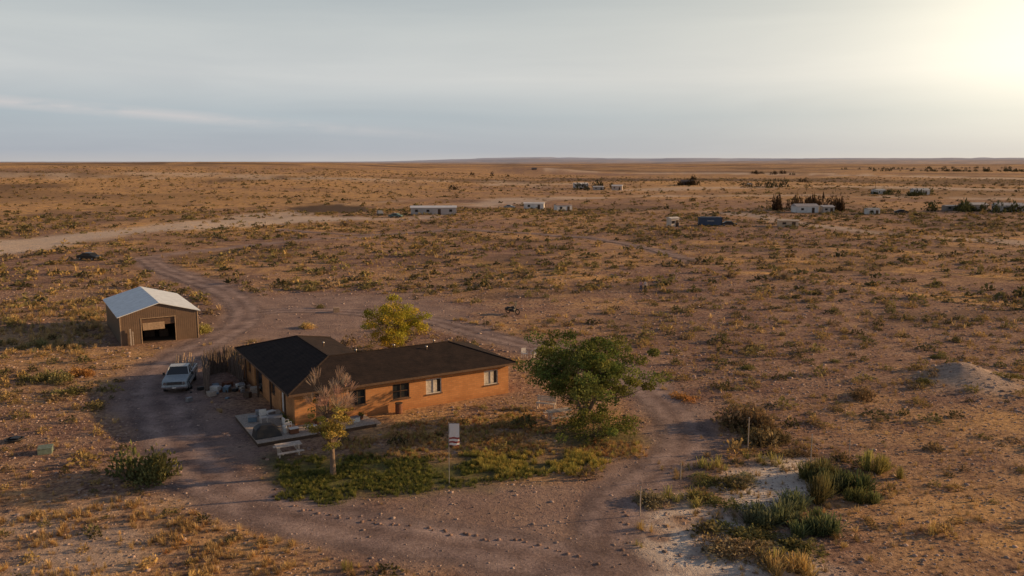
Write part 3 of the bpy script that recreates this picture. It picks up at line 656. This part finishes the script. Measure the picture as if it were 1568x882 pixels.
# ---------------- yard things ----------------
def hloc(x,y,z=0):
    return Vector((HO[0]+x*math.cos(HA)-y*math.sin(HA),HO[1]+x*math.sin(HA)+y*math.cos(HA),z))
sf=empty('stick_fence',(0,0,0))
pts=[G(318,603),G(316,580),G(330,572),G(352,570),G(372,585)]
random.seed(3)
me_v=[];me_f=[]
cl=catmull(pts,12)
for i,p in enumerate(cl):
    for k in range(5):
        x=p[0]+random.uniform(-.15,.15); y=p[1]+random.uniform(-.15,.15); h=random.uniform(1.3,2.5); w=.035; dx,dy=random.uniform(-.2,.2),random.uniform(-.2,.2)
        o=len(me_v)
        me_v+= [(x-w,y-w,0),(x+w,y-w,0),(x+w,y+w,0),(x-w,y+w,0),(x+dx-.015,y+dy-.015,h),(x+dx+.015,y+dy-.015,h),(x+dx+.015,y+dy+.015,h),(x+dx-.015,y+dy+.015,h)]; me_f+=[tuple(q+o for q in f) for f in BF]
mesh('sticks',me_v,me_f,simple('stick_wood',(.20,.15,.12),.9),sf)
def picnic(px,py,rz,name='picnic_table',mat=WOOD,l=1.8):
    e=empty(name,G(px,py),rz)
    boxes('top',[(-l/2,l/2,-.36+i*.15,-.23+i*.15,.70,.745) for i in range(5)],mat,e); boxes('benches',[(-l/2,l/2,s*.72-.13,s*.72+.13,.42,.46) for s in (-1,1)],mat,e)
    boxes('legs',[(x-.04,x+.04,y-.04,y+.04,0,.695) for x in (-l*.38,l*.38) for y in (-.25,.25)]+[(x-.035,x+.035,-.8,.8,.34,.415) for x in (-l*.38+.1,l*.38-.1)],mat,e)
LW=simple('light_wood',(.62,.52,.44),.8)
picnic(856,643,.4,mat=LW); picnic(442,697,.5,'picnic_table',LW,1.6)
def bench(px,py,rz,name='garden_bench',mat=PLY):
    e=empty(name,G(px,py),rz); boxes('seat',[(-.75,.75,-.2+i*.14,-.08+i*.14,.42,.455) for i in range(3)],mat,e); boxes('backrest',[(-.75,.75,.24,.27,.55+i*.14,.66+i*.14) for i in range(3)],mat,e)
    boxes('legs',[(x-.04,x+.04,y-.04,y+.04,0,h) for x in (-.65,.65) for y,h in ((-.16,.415),(.31,.98))],mat,e)
bench(836,626,-.3,mat=LW); 
def chair(px,py,rz,mat=WHITE,z=None,name='patio_chair',loc=None):
    e=empty(name,loc if loc is not None else G(px,py),rz); box('seat',-.25,.25,-.25,.25,.40,.44,mat,e,bevel=.01); box('backrest',-.25,.25,.22,.26,.46,.92,mat,e,bevel=.01)
    boxes('legs',[(x-.02,x+.02,y-.02,y+.02,0,.40) for x in (-.22,.22) for y in (-.21,.21)],mat,e); boxes('arms',[(x-.03,x+.03,-.22,.21,.62,.65) for x in (-.26,.26)]+[(x-.02,x+.02,-.22,-.18,.44,.62) for x in (-.26,.26)],mat,e)
chair(803,548,.4); chair(818,548,-.9); chair(0,0,.5,loc=hloc(-1.8,1.5,.27)); chair(0,0,2.2,loc=hloc(-.8,-.9,.27))
def table(loc,name='patio_table',mat=WHITE):
    e=empty(name,loc,.3); box('top',-.5,.5,-.4,.4,.70,.74,mat,e,bevel=.01); boxes('legs',[(x-.03,x+.03,y-.03,y+.03,0,.70) for x in (-.42,.42) for y in (-.33,.33)],mat,e)
table(hloc(-1.3,.3,.27),mat=METAL)
gr=empty('covered_grill',hloc(-2.3,-1.4,.27),HA)
mesh('cover',[(-.9,-.55,0),(.9,-.55,0),(.9,.55,0),(-.9,.55,0),(-.8,-.42,.6),(.75,-.42,.52),(.75,.38,.5),(-.8,.4,.65),(-.45,-.3,.85),(.3,-.3,.8),(.3,.25,.82),(-.45,.25,.88)],
 [(0,1,5,4),(1,2,6,5),(2,3,7,6),(3,0,4,7),(4,5,9,8),(5,6,10,9),(6,7,11,10),(7,4,8,11),(8,9,10,11)],BLACK,gr,bevel=.08)
cyl('gas_bottle',.16,.16,(1.2,0,0),(1.2,0,.5),WHITE,gr)
pl=empty('flower_planter',hloc(2.9,-2.0,.27),HA); boxes('trough',[(-.6,.6,-.18,-.14,0,.3),(-.6,.6,.14,.18,0,.3),(-.6,-.56,-.14,.14,0,.3),(.56,.6,-.14,.14,0,.3),(-.56,.56,-.14,.14,0,.05)],PLY,pl); box('soil',-.56,.56,-.14,.14,.05,.25,DKWOOD,pl)
for i,(lx,ly) in enumerate(((-1.0,2.8),(-2.4,2.2),(.6,-2.0),(3.8,-1.6),(-.6,-1.8),(-1.6,3.4))):
    e=empty('storage_bin',hloc(lx,ly,.27),random.random()); box('bin',-.3,.3,-.22,.22,0,.35,(METAL,TB,PLY,WHITE,RUST,METAL)[i],e,bevel=.03); box('lid',-.32,.32,-.24,.24,.352,.39,(WHITE,METAL)[i%2],e,bevel=.01)
for i,(lx,ly) in enumerate(((-.5,.9),(-.5,1.6),(-.5,-.3),(1.3,-.8),(3.3,-.7),(4.4,-1.2))):
    e=empty('potted_plant',hloc(lx,ly,.27)); cyl('pot',.13,.18,(0,0,0),(0,0,.3),RUST,e)
    o_=scatter('leaves',bush_hi,[(0,0,.28)],[.28],[(.12,.16,.04)],FOL); o_.parent=e
jk=empty('scrap_pile',G(352,600))
for i in range(34):
    x,y=random.gauss(0,1.2),random.gauss(0,1.2); s=random.uniform(.12,.4); box('scrap',-s,s,-s*.7,s*.7,0,s*random.uniform(.6,1.6),random.choice([WOOD,METAL,TB,RUST,WHITE,BLACK,DKWOOD]),jk,bevel=.02,loc=(x,y,0),rot=(random.uniform(-.1,.1),random.uniform(-.1,.1),random.random()*3))
for i in range(3): 
    x,y=random.gauss(0,1),random.gauss(0,1); cyl('bucket',.14,.17,(x,y,0),(x,y,.4),WHITE,jk)
fp=empty('flag_pole',G(688,742)); cyl('pole',.022,.018,(0,0,0),(0,0,3.75),METAL,fp); cyl('pole_arm',.015,.015,(0,0,3.68),(.62,0,3.68),METAL,fp,8); 
def flagmat():
    m,nt,b=nodemat('banner_cloth'); tc=nt.nodes.new('ShaderNodeTexCoord'); s=nt.nodes.new('ShaderNodeSeparateXYZ'); L(nt,tc.outputs['Object'],s.inputs[0])
    st=mth(nt,'GREATER_THAN',mth(nt,'FRACT',mth(nt,'MULTIPLY',s.outputs[2],4.2)),.55); low=mth(nt,'LESS_THAN',s.outputs[2],2.95); 
    c=mixc(nt,mth(nt,'MULTIPLY',st,low),(.85,.82,.78),(.35,.06,.05)); L(nt,c,b.inputs['Base Color']); b.inputs['Roughness'].default_value=.9; return m
V=[];n=14
for i in range(n+1):
    for j in range(7):
        V.append((.03+.58*j/6,.05*math.sin(j*1.3+i*.5)*(i/n+.3),3.68-1.35*i/n+.02*math.sin(j)))
mesh('banner',V,[(i*7+j,i*7+j+1,(i+1)*7+j+1,(i+1)*7+j) for i in range(n) for j in range(6)],flagmat(),fp,smooth=True)
for px,py,h in ((1240,730,2.6),(1145,690,2.2),(980,790,1.6),(1042,735,1.),(1300,700,1.2)):
    e=empty('marker_post',G(px,py)); cyl('stake',.035,.03,(0,0,0),(0,0,h),WOOD,e,8); cyl('cap',.04,.035,(0,0,h),(0,0,h+.04),METAL,e,8)
def skinfig(name,V,E,R,mat,loc,rz=0,sub=1):
    me=bpy.data.meshes.new(name); me.from_pydata(V,E,[]); me.update(); ob=bpy.data.objects.new(name,me); COL.objects.link(ob); ob.location=loc; ob.rotation_euler=(0,0,rz)
    md=ob.modifiers.new('skin','SKIN'); 
    for i,r in enumerate(R): me.skin_vertices[0].data[i].radius=(r,r)
    me.skin_vertices[0].data[0].use_root=True
    s=ob.modifiers.new('sub','SUBSURF'); s.levels=sub; s.render_levels=sub; me.materials.append(mat); return ob
mo=empty('motorcycle',G(785,481),.9)
for y in (-.75,.75):
    V=[];n=20
    for i in range(n):
        t=6.283*i/n
        for k in range(6):
            q=6.283*k/6; rr=.30+.07*math.cos(q); V.append((.07*math.sin(q),y+rr*math.cos(t),.37+rr*math.sin(t)))
    mesh('wheel',V,[(i*6+k,((i+1)%n)*6+k,((i+1)%n)*6+(k+1)%6,i*6+(k+1)%6) for i in range(n) for k in range(6)],BLACK,mo)
cyl('fork',.05,.05,(0,-.75,.37),(0,-.4,1.15),BLACK,mo,8); cyl('handlebar',.03,.03,(-.42,-.35,1.18),(.42,-.35,1.18),BLACK,mo,8); cyl('swingarm',.05,.05,(0,.75,.37),(0,.1,.5),BLACK,mo,8)
box('engine',-.2,.2,-.3,.3,.3,.65,BLACK,mo,bevel=.05); box('tank',-.16,.16,-.35,.15,.7,.98,BLACK,mo,bevel=.08); box('seat',-.16,.16,.16,.85,.72,.86,BLACK,mo,bevel=.05); box('windshield',-.2,.2,-.48,-.44,1.1,1.55,BLACK,mo,bevel=.02)
box('saddlebags',-.36,.36,.5,.95,.45,.78,BLACK,mo,bevel=.05)
def person(px,py,rz,shirt,pants,hair):
    e=empty('person',G(px,py),rz); sk=simple('skin',(.45,.27,.2),.6,nvar=.05)
    V=[(0,0,.92),(0,0,1.12),(0,0,1.36),(0,0,1.46),(-.19,0,1.38),(-.24,-.03,1.1),(-.22,-.12,.86),(.19,0,1.38),(.25,.0,1.1),(.24,-.1,.86)]
    skinfig('shirt',V,[(0,1),(1,2),(2,3),(2,4),(4,5),(5,6),(2,7),(7,8),(8,9)],[.15,.13,.15,.06,.065,.05,.035,.065,.05,.035],shirt,(0,0,0)).parent=e
    skinfig('trousers',[(0,0,.95),(-.1,0,.86),(-.11,-.05,.48),(-.12,.02,.1),(.1,0,.86),(.12,.03,.48),(.13,-.02,.1)],[(0,1),(1,2),(2,3),(0,4),(4,5),(5,6)],[.13,.1,.07,.05,.1,.07,.05],pants,(0,0,0)).parent=e
    skinfig('head',[(0,0,1.46),(0,0,1.52),(0,-.01,1.6),(0,0,1.7)],[(0,1),(1,2),(2,3)],[.05,.055,.095,.085],sk,(0,0,0),0,2).parent=e
    skinfig('hair',[(0,.02,1.62),(0,.02,1.72),(0,.06,1.55)],[(0,1),(0,2)],[.1,.09,.07],hair,(0,0,0)).parent=e
    for s,p in ((-1,(-.22,-.13,.84)),(1,(.24,-.11,.84))):
        skinfig('hand',[p,(p[0],p[1]-.03,p[2]-.09),(p[0]-.02,p[1]-.04,p[2]-.17),(p[0]+.02,p[1]-.04,p[2]-.17)],[(0,1),(1,2),(1,3)],[.028,.035,.014,.014],sk,(0,0,0)).parent=e
    for x,y in ((-.12,.02),(.13,-.02)): box('shoe',x-.05,x+.05,y-.18,y+.08,0,.09,BLACK,e,bevel=.02)
person(981,447,.3,simple('pink_shirt',(.62,.34,.32),.9),simple('jeans',(.08,.1,.16),.9),DKWOOD)
person(988,447,-.5,simple('white_shirt',(.66,.55,.50),.9),simple('dark_trousers',(.05,.05,.05),.9),DKWOOD)
def crate(name,px,py,w,h,mat,rz=0):
    e=empty(name,G(px,py),rz); t=.05
    boxes('sides',[(-w,w,-w,-w+t,0,h),(-w,w,w-t,w,0,h),(-w,-w+t,-w+t,w-t,0,h),(w-t,w,-w+t,w-t,0,h)],mat,e); box('base',-w+t,w-t,-w+t,w-t,0,.05,mat,e); box('lid',-w-.03,w+.03,-w-.03,w+.03,h+.002,h+.06,mat,e,bevel=.01)
crate('wooden_crate',515,478,.35,.5,PLY,.3); crate('utility_box',70,693,.4,.35,simple('green_box',(.17,.22,.17),.7),.4); crate('wooden_crate',25,675,.25,.2,BLACK,.1)
hs=empty('garden_hose',G(22,676)); V=[];n=60
for i in range(n): 
    t=i/n*20; r=.35+.01*i*.4; V.append((r*math.cos(t),r*math.sin(t),.05+.003*i))
cu=bpy.data.curves.new('hose','CURVE'); cu.dimensions='3D'; cu.bevel_depth=.04; s_=cu.splines.new('POLY'); s_.points.add(n-1)
for i,v in enumerate(V): s_.points[i].co=(*v,1)
cu.materials.append(BLACK); ob=bpy.data.objects.new('hose',cu); ob.parent=hs; COL.objects.link(ob)

# ---------------- distant buildings ----------------
def building(name,px,py,w,d,h,rh,col,roofc,rz=0,door=True):
    e=empty(name,G(px,py),rz); wm=simple(name+'_wall',col,.8,nscale=.6,nvar=.12); rm=simple(name+'_roof',roofc,.5,nscale=.5,nvar=.1)
    box('walls',-w/2,w/2,-d/2,d/2,-.6,h,wm,e)
    o=.25
    V=[(-w/2-o,-d/2-o,h+.01),(w/2+o,-d/2-o,h+.01),(w/2+o,d/2+o,h+.01),(-w/2-o,d/2+o,h+.01),(-w/2-o,0,h+rh),(w/2+o,0,h+rh)]
    mesh('roof',V,[(0,1,5,4),(2,3,4,5),(0,4,3),(1,2,5),(3,2,1,0)],rm,e)
    k=max(2,int(w/3.5))
    for i in range(k):
        x=-w/2+w*(i+.5)/k
        if i==k//2 and door: box('door',x-.5,x+.5,-d/2-.05,-d/2-.003,-.1,min(2.,h*.8),DKWOOD,e)
        else: box('window',x-.5,x+.5,-d/2-.05,-d/2-.003,h*.4,h*.75,GLASS,e)
    return e
WC=(.76,.73,.69)
building('long_shed',664,328,15.5,6,2.4,.6,(.50,.46,.43),(.72,.74,.78),.1)
building('mobile_home',818,320,8,4,2.3,.4,WC,(.8,.8,.8),-.1); building('mobile_home',862,323,6,4,2.3,.5,WC,(.42,.26,.17),.3)
building('mobile_home',889,288,10,5,3.2,.8,(.6,.6,.6),WC,.2); building('mobile_home',945,291,7,5,2.8,.8,(.55,.45,.38),WC,-.2); building('farm_shed',916,291,7,5,2.2,.6,(.45,.40,.36),(.5,.5,.5),0)
building('tool_shed',1030,347,2.6,2.4,2.4,.4,(.70,.60,.50),(.75,.70,.64),.4); building('tan_shed',1206,347,5.2,3,1.8,.2,(.68,.50,.34),(.6,.52,.42),-.1)
building('farm_house',1232,325,8,5,2.2,.9,WC,(.38,.36,.37),.1); building('farm_house',1265,325,4,4,2.,.6,(.5,.45,.4),(.4,.4,.42),.1); building('farm_house',1335,328,4,3,1.8,.4,WC,(.3,.3,.3),.1); building('farm_house',1408,298,8,6,2.6,.9,WC,(.5,.5,.5),0); building('farm_house',1345,297,6,5,2.2,.7,WC,(.4,.4,.4),.3)
building('farm_house',1490,322,8,5,2.2,.7,(.46,.40,.36),(.50,.48,.48),.1); building('farm_house',1543,324,9,5,2.3,.9,(.6,.55,.5),(.55,.53,.52),-.1); building('farm_shed',1455,322,5,3,1.7,.3,(.30,.26,.23),(.40,.38,.37),.1)
building('farm_house',1052,283,9,7,2.6,1.4,(.12,.07,.05),(.08,.06,.05),0)
building('hill_cabin',818,262,8,6,4,1.4,(.15,.11,.09),(.1,.09,.08),0)
e=empty('shipping_container',G(1087,345),-.05); NV=corr('navy_corrugated',(.04,.07,.13),'X',1.5)
box('body',-3.2,3.2,-1.2,1.2,.1,2.4,NV,e); boxes('corner_posts',[(x-.08,x+.08,y-.08,y+.08,0,2.48) for x in (-3.2,3.2) for y in (-1.2,1.2)],BLACK,e); box('label',-1.,.9,-1.24,-1.205,1.2,1.5,METAL,e); boxes('doors',[(3.22,3.26,-1.1,-.02,.15,2.3),(3.22,3.26,.02,1.1,.15,2.3)],NV,e)
def car(px,py,col,rz):
    e=empty('parked_car',G(px,py),rz); mt=simple('car_paint',col,.35,nvar=.05)
    prof=[(-2.2,.35),(-2.25,.75),(-1.3,.92),(-.7,1.4),(.8,1.42),(1.5,.98),(2.2,.9),(2.25,.35)]
    n=len(prof); V=[(-.85+.12*(p[1]>1.2),p[0],p[1]) for p in prof]+[(.85-.12*(p[1]>1.2),p[0],p[1]) for p in prof]
    mesh('body',V,[tuple(range(n))[::-1],tuple(range(n,2*n))]+[(i,(i+1)%n,(i+1)%n+n,i+n) for i in range(n)],mt,e,bevel=.05)
    boxes('side_windows',[(-.87,-.80,-.6,.75,.98,1.3),(.80,.87,-.6,.75,.98,1.3)],GLASS,e)
    for x in (-.8,.8):
        for y in (-1.4,1.4): wheel(e,x,y,.32,.2)
car(137,398,(.02,.02,.02),1.3); car(1116,346,(.03,.03,.03),1.4); car(1380,327,(.04,.03,.03),1.4); car(606,333,(.09,.16,.15),1.3); car(582,329,(.3,.3,.3),.3); car(780,319,(.35,.35,.35),1.2); car(1148,283,(.5,.5,.5),1.5)
def treemass(name,lst,col,r0,r1,zk=(1.2,2.4)):
    P=[];Sx=[];Cc=[]
    for px,py,n,sp_ in lst:
        g=G(px,py)
        for i in range(n):
            x=g.x+random.uniform(-sp_,sp_); y=g.y+random.uniform(-.5,1)*min(10,sp_*3); r=random.uniform(r0,r1); f_=random.uniform(.6,1.3); P.append((x,y,float(H(x,y))-.1)); Sx.append((r,r,r*random.uniform(*zk))); Cc.append([c*f_ for c in col])
    scatter(name,bush_md,P,Sx,Cc,FOL,.3)
treemass('distant_trees',[(1190,322,6,.8),(1218,321,6,2.0),(1245,319,8,3),(1256,320,5,3),(1281,323,9,1.8)],(.085,.055,.035),1.1,1.8,(2.6,4.0))
treemass('distant_trees',[(1340,328,4,4),(1362,298,8,8),(1395,300,6,10),(1420,299,5,8),(1500,324,8,14),(1465,323,8,10),(1520,325,6,10),(1560,326,4,5)],(.07,.075,.035),1.1,2.3,(1.1,2.2))
treemass('distant_trees',[(1052,284,10,7),(1178,266,14,45),(1190,268,6,40),(1223,279,2,5),(680,290,2,12),(755,270,4,30),(1060,276,3,5)],(.06,.045,.03),1.6,3.2)
treemass('distant_trees',[(1450,262,30,160),(1530,263,34,160),(1380,259,18,160),(1480,258,34,260),(1600,262,28,160),(1180,287,6,25),(900,291,3,10),(930,289,3,8)],(.065,.065,.04),2,4)
for px in (1448,1560,1340,1235): 
    e=empty('utility_pole',G(px,292)); cyl('pole',.13,.10,(0,0,0),(0,0,6.5),DKWOOD,e,8); box('crossarm',-1.1,1.1,-.06,.06,5.9,6.05,DKWOOD,e)

# ---------------- sky & sun ----------------
SAZ=math.radians(78); SEL=math.radians(13.5)
w=bpy.data.worlds.new('World'); sc.world=w; w.use_nodes=True; nt=w.node_tree; nt.nodes.clear()
out=nt.nodes.new('ShaderNodeOutputWorld'); bg=nt.nodes.new('ShaderNodeBackground'); bg.inputs[1].default_value=.1; L(nt,bg.outputs[0],out.inputs[0])
sky=nt.nodes.new('ShaderNodeTexSky'); sky.sky_type='NISHITA'; sky.sun_disc=False; sky.sun_elevation=SEL; sky.sun_rotation=SAZ; sky.air_density=1.; sky.dust_density=2.
tc=nt.nodes.new('ShaderNodeTexCoord'); sx=nt.nodes.new('ShaderNodeSeparateXYZ'); L(nt,tc.outputs['Generated'],sx.inputs[0]); zc=sx.outputs[2]
rp=nt.nodes.new('ShaderNodeValToRGB'); el=rp.color_ramp.elements
L(nt,rampf(nt,zc,0,.4),rp.inputs[0])
st=[(0,(5.2,5.1,5.2)),(.03,(4.4,4.7,5.2)),(.13,(4.3,4.9,5.4)),(.24,(5.9,6.1,6.2)),(.36,(5.5,5.8,5.85)),(.5,(4.4,4.9,5.1)),(.62,(2.6,3.0,3.5)),(1,(1.05,1.25,1.75))]
el[0].position=0; el[0].color=(*st[0][1],1); el[1].position=1; el[1].color=(*st[-1][1],1)
for p,c in st[1:-1]:
    q=el.new(p); q.color=(*c,1)
cx=nt.nodes.new('ShaderNodeVectorMath'); cx.operation='MULTIPLY'; L(nt,tc.outputs['Generated'],cx.inputs[0]); cx.inputs[1].default_value=(1.6,1.6,14)
n1=ngroup(nt,1.3,5,.55,cx.outputs[0],.4)
cl_=mixc(nt,mth(nt,'MULTIPLY',rampf(nt,n1,.40,.66),.5),rp.outputs[0],mixc(nt,1.,rp.outputs[0],(1.2,1.17,1.13),'MULTIPLY'))
cx2=nt.nodes.new('ShaderNodeVectorMath'); cx2.operation='MULTIPLY'; L(nt,tc.outputs['Generated'],cx2.inputs[0]); cx2.inputs[1].default_value=(9,9,40)
n2=ngroup(nt,1.,5,.6,cx2.outputs[0]); xz=mth(nt,'ADD',zc,mth(nt,'MULTIPLY',sx.outputs[0],.07))
line=mth(nt,'SUBTRACT',1.,mth(nt,'MULTIPLY',mth(nt,'ABSOLUTE',mth(nt,'SUBTRACT',xz,.024)),120.),True)
line=mth(nt,'MULTIPLY',line,mth(nt,'MULTIPLY',rampf(nt,n2,.36,.56),rampf(nt,sx.outputs[0],-.05,-.36),True),True)
cl_=mixc(nt,mth(nt,'MULTIPLY',line,.6),cl_,(7.2,6.6,6.5))
ga,ge=math.radians(36),math.radians(7)
gd=Vector((math.sin(ga)*math.cos(ge),math.cos(ga)*math.cos(ge),math.sin(ge)))
dt=nt.nodes.new('ShaderNodeVectorMath'); dt.operation='DOT_PRODUCT'; L(nt,tc.outputs['Generated'],dt.inputs[0]); dt.inputs[1].default_value=gd
dp=mth(nt,'MAXIMUM',dt.outputs['Value'],0.)
g1=mth(nt,'POWER',dp,50.); g2=mth(nt,'POWER',dp,8.)
hz=rampf(nt,zc,.0,.09)
g1=mth(nt,'MULTIPLY',g1,mth(nt,'ADD',mth(nt,'MULTIPLY',hz,.75),.25))
def addc(a,f,c):
    n=nt.nodes.new('ShaderNodeVectorMath'); n.operation='SCALE'; n.inputs[0].default_value=c; L(nt,f,n.inputs['Scale'])
    m_=nt.nodes.new('ShaderNodeVectorMath'); m_.operation='ADD'; L(nt,a,m_.inputs[0]); L(nt,n.outputs[0],m_.inputs[1]); return m_.outputs[0]
cl_=addc(cl_,g1,(5.6,4.9,3.3)); cl_=addc(cl_,g2,(2.2,1.6,.7))
fin=mixc(nt,.9,sky.outputs[0],cl_)
L(nt,fin,bg.inputs[0])
sun=bpy.data.lights.new('sun','SUN'); sun.energy=5; sun.angle=math.radians(.5); sun.color=(1.,.64,.32)
so=bpy.data.objects.new('sun',sun); COL.objects.link(so)
d=Vector((math.sin(SAZ)*math.cos(SEL),math.cos(SAZ)*math.cos(SEL),math.sin(SEL))); so.rotation_euler=d.to_track_quat('Z','Y').to_euler(); so.location=(60,20,60)
cam=bpy.data.cameras.new('camera'); cam.sensor_width=36; cam.lens=36*F/1568; cam.clip_end=80000; cam.clip_start=.5
co=bpy.data.objects.new('camera',cam); co.location=(0,0,CAMH); co.rotation_euler=(math.pi/2-TH,0,0); COL.objects.link(co); sc.camera=co
